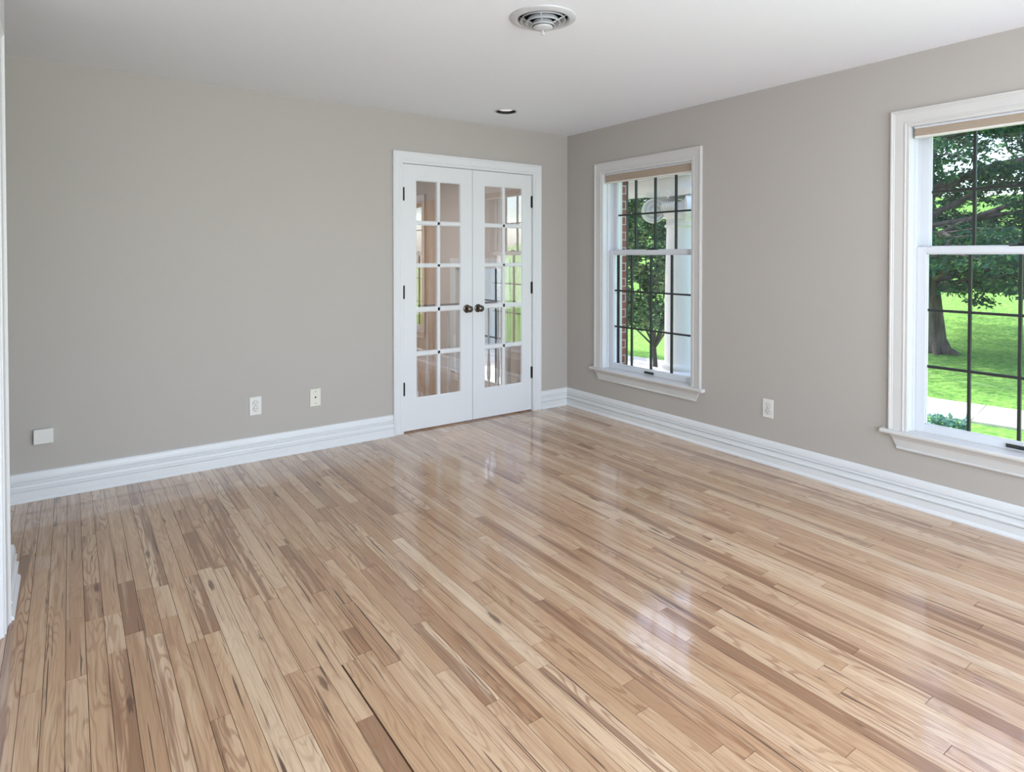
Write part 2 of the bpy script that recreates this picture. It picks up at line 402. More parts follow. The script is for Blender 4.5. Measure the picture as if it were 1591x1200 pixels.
# ------------------------------------------------------------------ mouldings
def frame(mb, prof, a0, a1, z0, z1, fn):
    """mitred casing on three sides. prof: (inset from outer edge, projection)"""
    rings = []
    for (i, d) in prof:
        rings.append([fn(a0+i, -d, z0), fn(a0+i, -d, z1-i), fn(a1-i, -d, z1-i), fn(a1-i, -d, z0)])
    n = len(prof); v = [p for r in rings for p in r]; f = []
    for k in range(n-1):
        for j in range(3):
            f.append((k*4+j, k*4+j+1, (k+1)*4+j+1, (k+1)*4+j))
    f.append(tuple(k*4 for k in range(n))); f.append(tuple(k*4+3 for k in range(n)))
    mb.add(v, f)
    return mb
CAS = [(0,-.002),(0,.019),(.003,.022),(.009,.022),(.013,.018),(.017,.0175),(.02,.015),(.045,.0125),(.058,.0105),(.062,.013),(.067,.013),(.070,.009),(.082,.009),(.085,.006),(.085,-.002)]
def sweep(mb, prof, path):
    """prof: closed polygon (d, z); path: 2D pts with the room on the right-hand side of travel"""
    P = [Vector(p) for p in path]; rings = []
    for i, p in enumerate(P):
        ns = []
        if i > 0: t = (P[i]-P[i-1]).normalized(); ns.append(Vector((t.y, -t.x)))
        if i < len(P)-1: t = (P[i+1]-P[i]).normalized(); ns.append(Vector((t.y, -t.x)))
        n = ns[0] if len(ns) == 1 else (ns[0]+ns[1])/(1+ns[0].dot(ns[1]))
        rings.append([(p.x+n.x*d, p.y+n.y*d, z) for d, z in prof])
    m = len(prof); v = [q for r in rings for q in r]; f = []
    for i in range(len(P)-1):
        for k in range(m):
            k2 = (k+1) % m; f.append((i*m+k, i*m+k2, (i+1)*m+k2, (i+1)*m+k))
    f.append(tuple(range(m))); f.append(tuple((len(P)-1)*m+k for k in range(m))[::-1])
    mb.add(v, f); return mb
BB = [(0,0),(.030,0),(.030,.007),(.026,.015),(.020,.021),(.020,.056),(.0135,.0575),(.0135,.0615),(.023,.064),(.025,.068),(.023,.073),(.0165,.076),(.0145,.092),
      (.0085,.0945),(.0085,.0985),(.0185,.101),(.0195,.105),(.0175,.109),(.0085,.1105),(.0085,.1145),(.0145,.118),(.0135,.135),(.010,.148),(.006,.155),(0,.157)]
def baseboard(name, path, label):
    o = sweep(MB(), BB, path).build(name, M_trim); smooth_by_angle(o, 25); return struct(o, label, 'baseboard')
baseboard('baseboard_back', [(-4.78, 0), (-1.7175, 0)], 'stepped white baseboard left of the french doors')
baseboard('baseboard_right', [(-.3105, 0), (0, 0), (0, Y0)], 'stepped white baseboard turning the corner under both windows')
baseboard('baseboard_left', [(X0, -1.40), (X0, -1.05), (-4.78, -1.05)], 'stubby white baseboard wrapping the left wall end')

# door casing and jamb
o = frame(MB(), CAS, -1.7175, -.3105, 0, 2.148, fb).build('trim_1', M_trim); smooth_by_angle(o, 25)
struct(o, 'white moulded casing around the french doors', 'trim')
j = MB(); j.box(-1.6345, -1.6305, -.006, .12, 0, 2.0635); j.box(-.4055, -.4015, -.006, .12, 0, 2.0635); j.box(-1.6345, -.4015, -.006, .12, 2.0595, 2.0635)
j.box(-1.6305, -1.618, .042, .07, 0, 2.059); j.box(-.418, -.4055, .042, .07, 0, 2.059); j.box(-1.6305, -.4055, .042, .07, 2.045, 2.0595)
j.build('jamb', M_trim, o)
# left cased opening
fl2 = lambda a, d, z: (X0-d, a, z)
o = frame(MB(), [(i*1.35, d) for i, d in CAS], -3.83, -1.40, 0, 2.17, fl2).build('trim_2', M_trim); smooth_by_angle(o, 25)
struct(o, 'white casing strip at the left edge of the photo', 'trim')

# ------------------------------------------------------------------ french doors
def hexbar(mb, x0, x1, z0, z1, yf, yg, bev, horiz):
    """muntin: narrow flat front, sloped sides down to the glass, mirrored behind"""
    if horiz:
        c = [(z0+bev, yf), (z1-bev, yf), (z1, yg), (z1, .0365), (z0, .0365), (z0, yg)]
        mb.prism(c, lambda p: (x0, p[1], p[0]), lambda p: (x1, p[1], p[0]))
    else:
        c = [(x0+bev, yf), (x1-bev, yf), (x1, yg), (x1, .0360), (x0, .0360), (x0, yg)]
        mb.prism(c, lambda p: (p[0], p[1], z0), lambda p: (p[0], p[1], z1))
ZR = [(1.592,1.627),(1.264,1.296),(.917,.956),(.577,.612)]
def door_leaf(name, xa, xb, ga, gb, mull, hinge_x, knob_x, label, side):
    root = empty(name, (xa if side < 0 else xb, .02, 0)); struct(root, label, 'door')
    y0, y1, z0, z1, gz0, gz1 = .002, .038, .012, 2.056, .252, 1.938
    m = MB(); m.box(xa, ga, y0, y1, z0, z1); m.box(gb, xb, y0, y1, z0, z1)
    m.box(ga, gb, y0, y1, z0, gz0); m.box(ga, gb, y0, y1, gz1, z1)
    m.build('frame', M_trim, root)
    g = MB(); yg = .012
    # sloped sticking round the glazed area
    s = .007
    for (a, b, hz) in ((gz0, gz0+s, 1), (gz1-s, gz1, 1)):
        lo = (a == gz0)
        c = [(a if lo else b, y0+.002), (a if lo else b, yg), (b if lo else a, yg)]
        g.prism(c, lambda p: (ga, p[1], p[0]), lambda p: (gb, p[1], p[0]))
    for lo, xx in ((True, ga), (False, gb)):
        e = s if lo else -s
        c = [(xx, y0+.002), (xx, yg), (xx+e, yg)]
        g.prism(c, lambda p: (p[0], p[1], gz0), lambda p: (p[0], p[1], gz1))
    hexbar(g, mull-.0155, mull+.0155, gz0, gz1, y0+.003, yg, .006, False)
    for a, b in ZR: hexbar(g, ga, gb, a-.001, b+.001, y0+.003, yg, .008, True)
    g.build('muntins', M_trim, root)
    p = MB().box(ga-.002, gb+.002, yg-.0015, yg+.0015, gz0-.002, gz1+.002).build('glass_pane', M_doorglass, root)
    for z in (1.826, 1.078, .337):
        h = MB(); h.lathe([(0,-.052),(.0045,-.052),(.0075,-.047),(.0075,.047),(.0045,.052),(0,.052)], (hinge_x, -.004, z), seg=12)
        h.box(hinge_x-.009, hinge_x+.009, -.003, .004, z-.048, z+.048)
        ho = h.build('hinge', M_hinge, root); tag(ho, 'dark metal hinge')
    k = MB().lathe([(0,.0),(.011,.0),(.0105,-.004),(.0105,-.028),(.016,-.032),(.0255,-.04),(.0275,-.048),(.0255,-.056),(.016,-.0615),(0,-.063)], (knob_x, y0, .925), (0,1,0), 24)
    ko = k.build('knob', M_knob, root, smooth=True); tag(ko, 'round antique nickel knob')
    r = MB().lathe([(0,-.009),(.02,-.009),(.03,-.006),(.034,-.002),(.034,.001),(0,.001)], (knob_x, y0, .925), (0,1,0), 28)
    ro = r.build('rosette', M_knob, ko, smooth=True); ro.matrix_parent_inverse = Matrix.Identity(4)
    return root
dl = door_leaf('door_1', -1.628, -1.0125, -1.519, -1.120, -1.3195, -1.6265, -1.064, 'left white french door leaf with ten glass panes', -1)
dr = door_leaf('door_2', -1.0085, -.408, -.892, -.503, -.696, -.4065, -.958, 'right white french door leaf with ten glass panes', 1)
m = MB().box(-1.012, -1.0085, .012, .036, .012, 2.05)
struct(MB().box(-1.632, -.404, .03, .12, .0004, .004).build('trim_3', mat('oak_threshold', (150,110,80), .4)), 'thin wooden threshold under the french doors', 'trim')

# ------------------------------------------------------------------ windows
def window(idx, c, label):
    root = empty('window_%d' % idx, (0, c, .40)); struct(root, label, 'window')
    o = frame(MB(), [(i*1.1, d) for i, d in CAS], c-.555, c+.555, .402, 2.141, fr).build('casing', M_trimw, root); smooth_by_angle(o, 25)
    s = MB()   # stool with rounded nose
    prof = [(.10,.378),(-.042,.378),(-.048,.383),(-.050,.390),(-.048,.397),(-.042,.402),(.10,.402)]
    s.prism(prof, lambda p: (min(p[0], 0) if True else 0, c-.585, p[1]), lambda p: (min(p[0], 0), c+.585, p[1]))
    s.box(-.001, .085, c-.461, c+.461, .386, .402)
    s.build('stool', M_trimw, root)
    a = MB()   # tapered apron with a moulded bottom edge
    def tr(y0, y1, z0, z1, ins0, ins1, d0, d1):
        a.add([(0,y0+ins0,z0),(0,y1-ins0,z0),(0,y1-ins1,z1),(0,y0+ins1,z1),(-d0,y0+ins0,z0),(-d0,y1-ins0,z0),(-d1,y1-ins1,z1),(-d1,y0+ins1,z1)],
              [(0,1,2,3),(4,7,6,5),(0,4,5,1),(1,5,6,2),(2,6,7,3),(3,7,4,0)])
    A0, A1 = c-.548, c+.548
    q_ = lambda z: .004+(.378-z)*.46
    for za, zb, da, db in ((.300,.306,.016,.019),(.306,.313,.019,.014),(.313,.352,.010,.014),(.352,.368,.014,.022),(.368,.378,.022,.028)):
        tr(A0, A1, za, zb, q_(za), q_(zb), da, db)
    a.build('apron', M_trimw, root)
    yL, yR = c+.462, c-.462
    jb = MB()   # wooden jamb, stop, vinyl liner with ribs
    for sg, y in ((1, yL), (-1, yR)):
        jb.box(-.004, .20, y, y+sg*.02, .386, 2.07)
        jb.box(.045, .062, y-sg*.010, y, .402, 2.05)
        for xx, w in ((.066, .006), (.092, .004), (.108, .006), (.124, .004), (.150, .006)):
            jb.box(xx, xx+w, y-sg*.008, y, .402, 2.05)
        jb.box(.062, .16, y-sg*.003, y, .402, 2.05)
        jb.box(.160, .198, y, y+sg*.04, .386, 2.07)
    jb.box(-.004, .198, yR-.02, yL+.02, 2.048, 2.07)
    jb.box(.085, .24, yR-.02, yL+.02, .37, .398)
    jb.build('jamb', M_vinyl, root)
    bm_ = MB()  # exterior brickmould
    for sg, y in ((1, c+.497), (-1, c-.497)): bm_.box(.198, .262, y, y+sg*.014, .36, 2.10)
    bm_.box(.198, .262, c-.50, c+.50, 2.04, 2.10)
    bm_.build('brickmould', M_trimw, root)
    MB().box(.20, .36, c-.497, c+.497, .33, .372).build('outer_sill', M_brick, root)
    def sash(nm, x0, x1, y0, y1, z0, z1, st, br, tr_, rows, zr):
        f = MB(); f.box(x0, x1, y0, y0+st, z0, z1); f.box(x0, x1, y1-st, y1, z0, z1)
        f.box(x0, x1, y0+st, y1-st, z0, z0+br); f.box(x0, x1, y0+st, y1-st, z1-tr_, z1)
        # glazing bead
        g0, g1, h0, h1 = y0+st, y1-st, z0+br, z1-tr_
        b = .006; xm = x0+.008
        f.box(xm, xm+.004, g0, g0+b, h0, h1); f.box(xm, xm+.004, g1-b, g1, h0, h1); f.box(xm, xm+.004, g0, g1, h0, h0+b); f.box(xm, xm+.004, g0, g1, h1-b, h1)
        so = f.build(nm, M_vinyl, root, bevel=.0012)
        g = MB(); xg = (x0+x1)/2
        for k in (-1, 0, 1): g.box(xg-.009, xg+.009, c+k*.209-.0065, c+k*.209+.0065, h0, h1)
        for z in zr: g.box(xg-.0085, xg+.0085, g0, g1, z-.0065, z+.0065)
        go = g.build('grille', M_bronze, so); tag(go, 'dark bronze window grille')
        go.matrix_parent_inverse = Matrix.Identity(4)
        po = MB().box(xg-.0015, xg+.0015, g0, g1, h0, h1).build('glass_pane', M_glass, so); po.matrix_parent_inverse = Matrix.Identity(4)
        return so
    ls = sash('lower_sash', .066, .104, c-.455, c+.455, .402, 1.402, .049, .042, .034, 3, (.757, 1.062))
    us = sash('upper_sash', .112, .150, c-.455, c+.455, 1.372, 2.048, .045, .030, .040, 2, (1.700,))
    k = MB()    # sash lock on the meeting rail
    k.box(.070, .112, c-.045, c+.045, 1.402, 1.408); k.lathe([(0,0),(.014,0),(.014,.009),(0,.012)], (.086, c, 1.408), seg=16); k.box(.070, .084, c-.028, c+.006, 1.409, 1.417)
    tag(k.build('sash_lock', M_dark, root), 'dark sash lock on the meeting rail')
    k = MB(); k.box(.060, .068, c-.044, c+.044, .412, .430); k.prism([(.066,.428),(.050,.431),(.048,.420),(.052,.414),(.056,.420),(.060,.424)], lambda p: (p[0], c-.04, p[1]), lambda p: (p[0], c+.04, p[1]))
    tag(k.build('sash_lift', M_bronze, root), 'dark metal sash lift')
    return root
window(1, WC[0], 'white double-hung window nearer the corner, porch column outside')
window(2, WC[1], 'white double-hung window cut by the right photo edge, lawn outside')

def shade(c, z_bot, label):
    root = empty('cellular_shade', (.03, c, 2.047)); tag(root, label, 'shade', 'cellular shades in the windows')
    y0, y1 = c-.449, c+.449
    MB().box(.010, .042, y0, y1, 2.036, 2.0475).build('headrail', M_vinyl, root, bevel=.002)
    f = MB(); n = 5; zt = 2.036; zb = z_bot+.011
    for i in range(n):
        za = zt-(zt-zb)*i/n; zc = zt-(zt-zb)*(i+1)/n; zm = (za+zc)/2
        f.prism([(.014, za), (.012, zm), (.014, zc), (.040, zc), (.042, zm), (.040, za)], lambda p: (p[0], y0+.004, p[1]), lambda p: (p[0], y1-.004, p[1]))
    f.build('fabric', M_fabric, root)
    MB().box(.011, .041, y0+.002, y1-.002, z_bot, z_bot+.011).build('bottom_rail', M_plate, root, bevel=.002)
def shutter(y0, y1, label):
    root = empty('window_shutter', (.34, (y0+y1)/2, .36)); tag(root, label, 'shutter', 'dark shutters on the brick facade')
    m = MB(); m.box(.326, .352, y0, y0+.05, .36, 2.10); m.box(.326, .352, y1-.05, y1, .36, 2.10)
    for z in (.36, 1.19, 2.02): m.box(.326, .352, y0+.05, y1-.05, z, z+.08)
    m.build('frame', M_bronze, root)
    l = MB()
    for k in range(38):
        z = .46+k*.041
        l.prism([(.330, z), (.334, z-.003), (.350, z+.028), (.346, z+.031)], lambda p: (p[0], y0+.05, p[1]), lambda p: (p[0], y1-.05, p[1]))
    l.build('louvres', M_bronze, root)
shutter(WC[0]+.513, WC[0]+.513+.33, 'dark exterior shutter seen edge-on at the left of the corner window')
shade(WC[0], 1.966, 'raised beige cellular shade in the window nearer the corner')
shade(WC[1], 1.985, 'raised taupe cellular shade in the window at the right edge')

# ------------------------------------------------------------------ wall plates
def outlet(mp, label):
    """mp(u, d, v): u across, d out of the wall, v up"""
    root = empty('electrical_outlet', mp(0, 0, 0)); tag(root, label, 'outlet', 'duplex outlets near the baseboards')
    def bx(mb, u0, u1, d0, d1, v0, v1):
        p = mp(u0, d0, v0); q = mp(u1, d1, v1); mb.box(p[0], q[0], p[1], q[1], p[2], q[2])
    m = MB(); bx(m, -.037, .037, 0, .006, -.06, .06); m.build('cover_plate', M_plate, root, bevel=.002)
    for s in (1, -1):
        n = Vector(mp(0, 1, 0)) - Vector(mp(0, 0, 0))
        r = MB().lathe([(0,.0055),(.0168,.0055),(.0168,.0085),(.0155,.0095),(0,.0095)], mp(0, 0, s*.0195), n, 20)
        ro = r.build('receptacle', M_plate, root)
        q = MB(); bx(q, -.0085, -.0055, .0092, .0101, s*.0195-.001, s*.0195+.009); bx(q, .0055, .0085, .0092, .0101, s*.0195-.001, s*.0195+.008)
        q.lathe([(0,.0093),(.003,.0093),(.003,.0101),(0,.0101)], mp(0, 0, s*.0195-.009), n, 10)
        so = q.build('slots', M_slot, ro); so.matrix_parent_inverse = Matrix.Identity(4)
        rg = MB().lathe([(.0166,.005),(.0182,.005),(.0182,.0068),(.0166,.0068)], mp(0, 0, s*.0195), n, 20).build('recess_ring', M_slot, ro)
        rg.matrix_parent_inverse = Matrix.Identity(4)
    MB().lathe([(0,.006),(.003,.006),(.003,.0072),(0,.0076)], mp(0, 0, 0), Vector(mp(0, 1, 0))-Vector(mp(0, 0, 0)), 10).build('screw', M_ventm, root)
outlet(lambda u, d, v: (-2.701+u, -d, .361+v), 'white duplex outlet on the back wall, left of the cable jack plate')
outlet(lambda u, d, v: (-d, -2.011-u, .363+v), 'white duplex outlet on the right wall between the two windows')
root = empty('cable_jack_plate', (-2.304, 0, .365)); tag(root, 'ivory cable jack wall plate with one centre port on the back wall', 'wall plate')
MB().box(-2.341, -2.267, -.006, 0, .305, .425).build('cover_plate', M_ivory, root, bevel=.002)
tag(MB().lathe([(0,.006),(.0055,.006),(.0055,.011),(.003,.012),(.0025,.014),(0,.014)], (-2.304, 0, .367), (0,-1,0), 14).build('jack', M_hinge, root), 'dark round coax jack')
for z in (.407, .323): MB().lathe([(0,.006),(.003,.006),(.003,.0072),(0,.0076)], (-2.304, 0, z), (0,-1,0), 10).build('screw', M_slot, root)
root = empty('surface_box', (-3.82, 0, .352)); tag(root, 'blank grey-white plastic box mounted low on the back wall at left', 'wall box')
MB().box(-3.868, -3.779, -.030, -.004, .311, .392).build('cover', M_plate, root, bevel=.003)
MB().box(-3.865, -3.782, -.005, 0, .314, .389).build('base', M_slot, root)

# ------------------------------------------------------------------ ceiling fittings
vc = (-1.925, -2.09, H)
root = empty('ceiling_vent', vc); tag(root, 'round white ceiling air vent with concentric louvre rings', 'vent')
o = MB().lathe([(.112,.004),(.150,.0),(.1515,-.003),(.149,-.006),(.140,-.009),(.128,-.0145),(.122,-.0150),(.116,-.008),(.112,.004)], vc, seg=56).build('outer_ring', M_ventm, root, smooth=True)
for i, (r, z) in enumerate(((.100, -.010), (.076, -.023), (.051, -.036))):
    o = MB().lathe([(r-.009, z+.020),(r-.003, z+.010),(r+.001, z+.002),(r+.004, z-.004),(r+.0035, z-.006),(r-.001, z-.002),(r-.005, z+.010),(r-.011, z+.020)], vc, seg=48).build('louvre_ring', M_ventm, root, smooth=True)
MB().lathe([(0,-.058),(.010,-.057),(.030,-.052),(.043,-.048),(.045,-.044),(.038,-.038),(.02,-.030),(0,-.030)], vc, seg=32).build('centre_cone', M_ventm, root, smooth=True)
k = MB(); k.tube([(vc[0], vc[1], H-.055), (vc[0], vc[1], H-.068)], .0035, 8); k.lathe([(0,-.079),(.007,-.077),(.011,-.072),(.007,-.067),(0,-.066)], vc, seg=12)
k.build('adjusting_knob', M_ventm, root, smooth=True)
for a in range(4):
    t = math.pi/4 + a*math.pi/2; sp_ = MB()
    sp_.tube([(vc[0]+.03*math.cos(t), vc[1]+.03*math.sin(t), H-.030), (vc[0]+.114*math.cos(t), vc[1]+.114*math.sin(t), H+.010)], .003, 6)
    sp_.build('bracket', M_ventm, root)
MB().lathe([(.1175,.14),(.1175,0),(.1165,0),(.1165,.139),(0,.139),(0,.14),(.1175,.14)], vc, seg=40).build('duct', M_dark, root)
rc = (-1.015, -.485, H)
root = empty('recessed_light', rc); tag(root, 'small recessed ceiling light with a black baffle near the french doors', 'ceiling light')
MB().lathe([(.0745,.002),(.0885,-.0005),(.0875,-.003),(.078,-.0045),(.0745,-.003),(.0745,.002)], rc, seg=40).build('trim_ring', M_ventm, root, smooth=True)
MB().lathe([(.0768,.12),(.0768,-.001),(.0745,-.003),(.0742,.119),(0,.119),(0,.12),(.0768,.12)], rc, seg=40).build('baffle', M_dark, root)
mb_ = mat('frosted_lens', (245,245,245), .4); bnode = mb_.node_tree.nodes['Principled BSDF']
bnode.inputs['Emission Color'].default_value = (1,.97,.92,1); bnode.inputs['Emission Strength'].default_value = .5
MB().lathe([(0,.010),(.03,.0105),(.056,.013),(.064,.020),(.050,.07),(.02,.118),(0,.118)], rc, seg=32).build('bulb', mb_, root, smooth=True)

# ------------------------------------------------------------------ foyer behind the doors
M_foyer = mat('foyer_paint', (206,196,188), .6)
M_oak = mat('stained_door', rough=.4); tex_color(M_oak, (190,150,110), (212,178,140), 6, 4, .3, .7, stretch=(6,6,.5))
f = MB(); f.box(-4.0, .12, 3.5, 3.6, -1.1, H); f.box(-4.1, -4.0, .12, 3.6, -1.1, H)
struct(f.build('wall_foyer', M_foyer), 'taupe foyer wall seen through the french doors', 'wall')
FW = (1.00, 2.02, -.10, 1.22)
FS = (2.98, 3.34, -.10, 1.22)
wall('wall_foyer_front', fr, .12, 3.6, -1.1, H, 0, .12, [FW, FS], M_foyer, 'taupe foyer front wall with a low bright window')
ff = MB(); ff.box(-4.1, .12, .12, .85, -1.06, 0); ff.box(-4.1, .12, .85, 3.6, -1.1, -1.05)
struct(ff.build('floor_foyer', mat('foyer_floor', (176,138,104), .3)), 'tan foyer floor beyond the french doors', 'floor')
struct(MB().box(-4.1, .12, .12, 3.6, H, H+.05).build('ceiling_foyer', M_ceil), 'white foyer ceiling beyond the french doors', 'ceiling')
root = empty('window_3', (0, 1.4, -.10)); struct(root, 'low white-framed foyer window glimpsed through the right french door', 'window')
fm = MB(); fm.box(-.015, 0, FW[0]-.1, FW[0], 0, FW[3]+.11); fm.box(-.015, 0, FW[1], FW[1]+.1, 0, FW[3]+.11); fm.box(-.015, 0, FW[0], FW[1], FW[3], FW[3]+.11); fm.box(-.015, 0, FW[0], FW[1], 0, FW[2])
fm.box(.05, .09, FW[0], FW[0]+.03, FW[2], FW[3]); fm.box(.05, .09, FW[1]-.03, FW[1], FW[2], FW[3])
fm.build('frame', M_trim, root)
fg = MB(); fg.box(.06, .075, 1.26, 1.275, FW[2], FW[3]); fg.box(.06, .075, 1.52, 1.535, FW[2], FW[3]); fg.box(.06, .075, FW[0], FW[1], .46, .475); fg.box(.06, .075, FW[0], FW[1], .86, .875)
fg.build('grille', M_slot, root)
MB().box(.066, .069, FW[0], FW[1], FW[2], FW[3]).build('glass_pane', M_glass, root)
root = empty('entry_door', (-.02, 2.97, 0)); struct(root, 'warm stained wood entry door glimpsed through the left french door', 'door')
d_ = MB(); d_.box(-.045, -.004, 2.50, 2.94, -1.05, 2.05); d_.build('leaf', M_oak, root)
pn = MB()
for (za, zb) in ((-.9, -.1), (.1, .9), (1.05, 1.9)):
    for (ya, yb) in ((2.60, 2.84),): pn.box(-.052, -.045, ya, yb, za, zb)
pn.build('panels', M_oak, root, bevel=.004)

# landing balustrade just behind the doors
root = empty('landing_railing', (-1.2, .80, 0)); tag(root, 'landing railing with dark handrail and white turned balusters behind the french door glass', 'railing')
hr = MB().prism([(.768,.862),(.764,.880),(.772,.898),(.80,.906),(.828,.898),(.836,.880),(.832,.862)], lambda p: (-2.6, p[0], p[1]), lambda p: (-.001, p[0], p[1])).build('handrail', mat('dark_handrail', (70,62,58), .35), root)
k = 0; xb_ = -.105
while xb_ > -2.55:
    MB().lathe([(.015,0),(.015,.03),(.017,.032),(.019,.06),(.013,.085),(.010,.10),(.014,.108),(.010,.116),(.016,.15),(.020,.20),(.017,.27),(.011,.36),(.009,.50),(.008,.70),(.010,.78),(.009,.80),(.0095,.866)], (xb_, .80, 0), seg=12).build('baluster', M_trim, root, smooth=True)
    xb_ -= .113
# ------------------------------------------------------------------ outdoors
def ground():
    nx, ny = 70, 70; xs = np.concatenate([np.linspace(.3, 14, 40), np.linspace(15, 90, 30)]); ys = np.concatenate([np.linspace(-60, -9, 16), np.linspace(-8, 14, 34), np.linspace(16, 90, 20)])
    vs = []; 
    for x in xs:
        for y in ys:
            t = max(0, x+.25*y-10.5); z = -.40 + .12*t + .004*t*t if t < 22 else -.40+.12*22+.004*484+(t-22)*.06
            z += .03*math.sin(x*.9+y*.7)*min(1, t)
            vs.append((x, y, z))
    fs = [(i*len(ys)+j, (i+1)*len(ys)+j, (i+1)*len(ys)+j+1, i*len(ys)+j+1) for i in range(len(xs)-1) for j in range(len(ys)-1)]
    o = MB().add(vs, fs).build('lawn', M_grass, smooth=True); struct(o, 'sunny green lawn rising gently outside the windows', 'lawn')
ground()
def strip(name, pts, w0, z, m, label):
    v = []; 
    for (x, y) in pts: v += [(x-w0/2, y, z), (x+w0/2, y, z), (x-w0/2, y, z-.06), (x+w0/2, y, z-.06)]
    f = []
    for i in range(len(pts)-1):
        a, b = i*4, (i+1)*4
        f += [(a, a+1, b+1, b), (a, b, b+2, a+2), (a+1, a+3, b+3, b+1)]
    return struct(MB().add(v, f).build(name, m), label, 'path')
# concrete slabs with joints
pth = MB()
yy = -7.0
while yy < 4.0:
    def xc(y): return 4.42 - .146*(y+1.4)
    y2 = yy+1.3
    a = [(xc(yy)-.47, yy), (xc(yy)+.47, yy+.16), (xc(y2)+.47, y2+.145), (xc(y2)-.47, y2-.015)]
    pth.add([(p[0], p[1], -.375) for p in a]+[(p[0], p[1], -.45) for p in a], [(0,1,2,3),(0,4,5,1),(1,5,6,2),(2,6,7,3),(3,7,4,0)])
    yy += 1.3
struct(pth.build('concrete_path', M_conc), 'pale jointed concrete walk across the lawn', 'path')

struct(MB().box(2.9, 6.4, 5.6, 12.5, -.45, -.372).build('driveway', M_conc), 'pale concrete drive beyond the porch', 'path')
# porch
root = empty('porch', (1.4, .4, -.15)); struct(root, 'white classical entrance porch outside the first window', 'porch')
MB().box(.325, 2.85, .25, 5.0, -.45, -.17).build('porch_floor', M_conc, root)
bmx = 2.38
e = MB(); e.box(bmx-.19, bmx+.19, .32, 3.3, 2.135, 2.215); e.box(bmx-.17, bmx+.17, .34, 3.3, 2.215, 2.30); e.box(bmx-.23, bmx+.23, .28, 3.3, 2.30, 2.345); e.box(.0+.325, bmx, .34, .62, 2.36, 2.45)
e.build('beam', M_stone, root)
cl = MB()
y = .30
while y < 3.3:
    cl.box(.325, bmx+.4, y, y+.118, 2.40, 2.43); y += .122
cl.box(.325, bmx+.4, .28, 3.3, 2.431, 2.50)
cl.build('ceiling_boards', M_stone, root)
MB().box(.325, 3.1, 4.85, 4.97, -.45, 2.3).build('glare_backing', M_stone, root)  # added wall; its white stands in for outdoor glare behind the foyer window
cx, cy = 2.43, .63
root = empty('porch_column', (cx, cy, -.17)); tag(root, 'round white column with scrolled ionic capital seen through the corner window', 'column')
MB().lathe([(.34,-.17),(.34,-.09),(.33,-.08),(.345,-.05),(.33,-.02),(.28,-.01),(.30,.02),(.262,.05),(.252,.08),(.252,.7),(.245,1.2),(.232,1.70)], (cx,cy,0), seg=48).build('shaft', M_stone, root, smooth=True)
cp = MB().lathe([(.232,1.695),(.25,1.705),(.262,1.72),(.25,1.735),(.236,1.745),(.236,1.80),(.26,1.825),(.285,1.86),(.29,1.90),(.27,1.95),(.24,2.0)], (cx,cy,0), seg=48)
# concave-sided abacus
pts = []
for k in range(4):
    a0 = math.radians(45+90*k); a1 = math.radians(135+90*k); c0 = Vector((math.cos(a0), math.sin(a0)))*.47; c1 = Vector((math.cos(a1), math.sin(a1)))*.47
    for t in np.linspace(0, .92, 8):
        p = c0.lerp(c1, t); mid = Vector((math.cos((a0+a1)/2), math.sin((a0+a1)/2)))
        p = p - mid*(.07*math.sin(math.pi*t)); pts.append((p.x, p.y))
cp.prism(pts, lambda p: (cx+p[0], cy+p[1], 2.07), lambda p: (cx+p[0]*1.04, cy+p[1]*1.04, 2.135))
cap = cp.build('capital', M_stone, root); smooth_by_angle(cap, 30)
for k in range(4):
    a = math.radians(45+90*k); dv = Vector((math.cos(a), math.sin(a), 0)); nv = Vector((-dv.y, dv.x, 0))
    cc = Vector((cx, cy, 1.905))+dv*.39
    v = MB(); v.lathe([(0,-.014),(.120,-.014),(.128,-.040),(.136,-.052),(.146,-.046),(.146,.046),(.136,.052),(.128,.040),(.120,.014),(0,.014)], cc, nv, 40)
    for s in (-1, 1):
        sp = []; rr = []
        for i in range(90):
            t = i/89; an = math.pi*.5 + t*4.4*math.pi; r = .128*(1-t)**.9+.012
            sp.append(cc + (-dv*math.cos(an) + Vector((0,0,1))*math.sin(an))*r + nv*s*(.034+.020*t)); rr.append(.0135*(1-.35*t))
        v.tube(sp, rr, 8)
        v.lathe([(0,.0),(.022,.0),(.022,.05),(.015,.056),(0,.058)], cc, nv*s, 16)
    v.tube([cc-dv*.02+Vector((0,0,.13)), cc-dv*.16+Vector((0,0,.12)), Vector((cx,cy,2.02))+dv*.1], [.03,.03,.03], 8)
    vo = v.build('volute', M_stone, cap, smooth=True); vo.matrix_parent_inverse = Matrix.Identity(4); smooth_by_angle(vo, 40)
for k in range(4):    # leaf ornaments between the volutes
    a = math.radians(90*k); dv = Vector((math.cos(a), math.sin(a), 0)); nv = Vector((-dv.y, dv.x, 0)); v = MB()
    base = Vector((cx, cy, 1.90))+dv*.30
    for j in range(-3, 4):
        v.tube([base+nv*j*.03, base+nv*j*.032+Vector((0,0,.06))+dv*.02, base+nv*j*.036+Vector((0,0,.10))+dv*.0], [.010,.017,.008], 6)
    for j in (-2,-1,0,1,2):
        b2 = Vector((cx, cy, 2.05))+dv*.33
        v.tube([b2, b2+nv*j*.022+Vector((0,0,.06-.008*abs(j)))+dv*.03, b2+nv*j*.032+Vector((0,0,.085-.012*abs(j)))+dv*.045], [.012,.015,.006], 6)
    vo = v.build('leaf_ornament', M_stone, cap, smooth=True); vo.matrix_parent_inverse = Matrix.Identity(4)

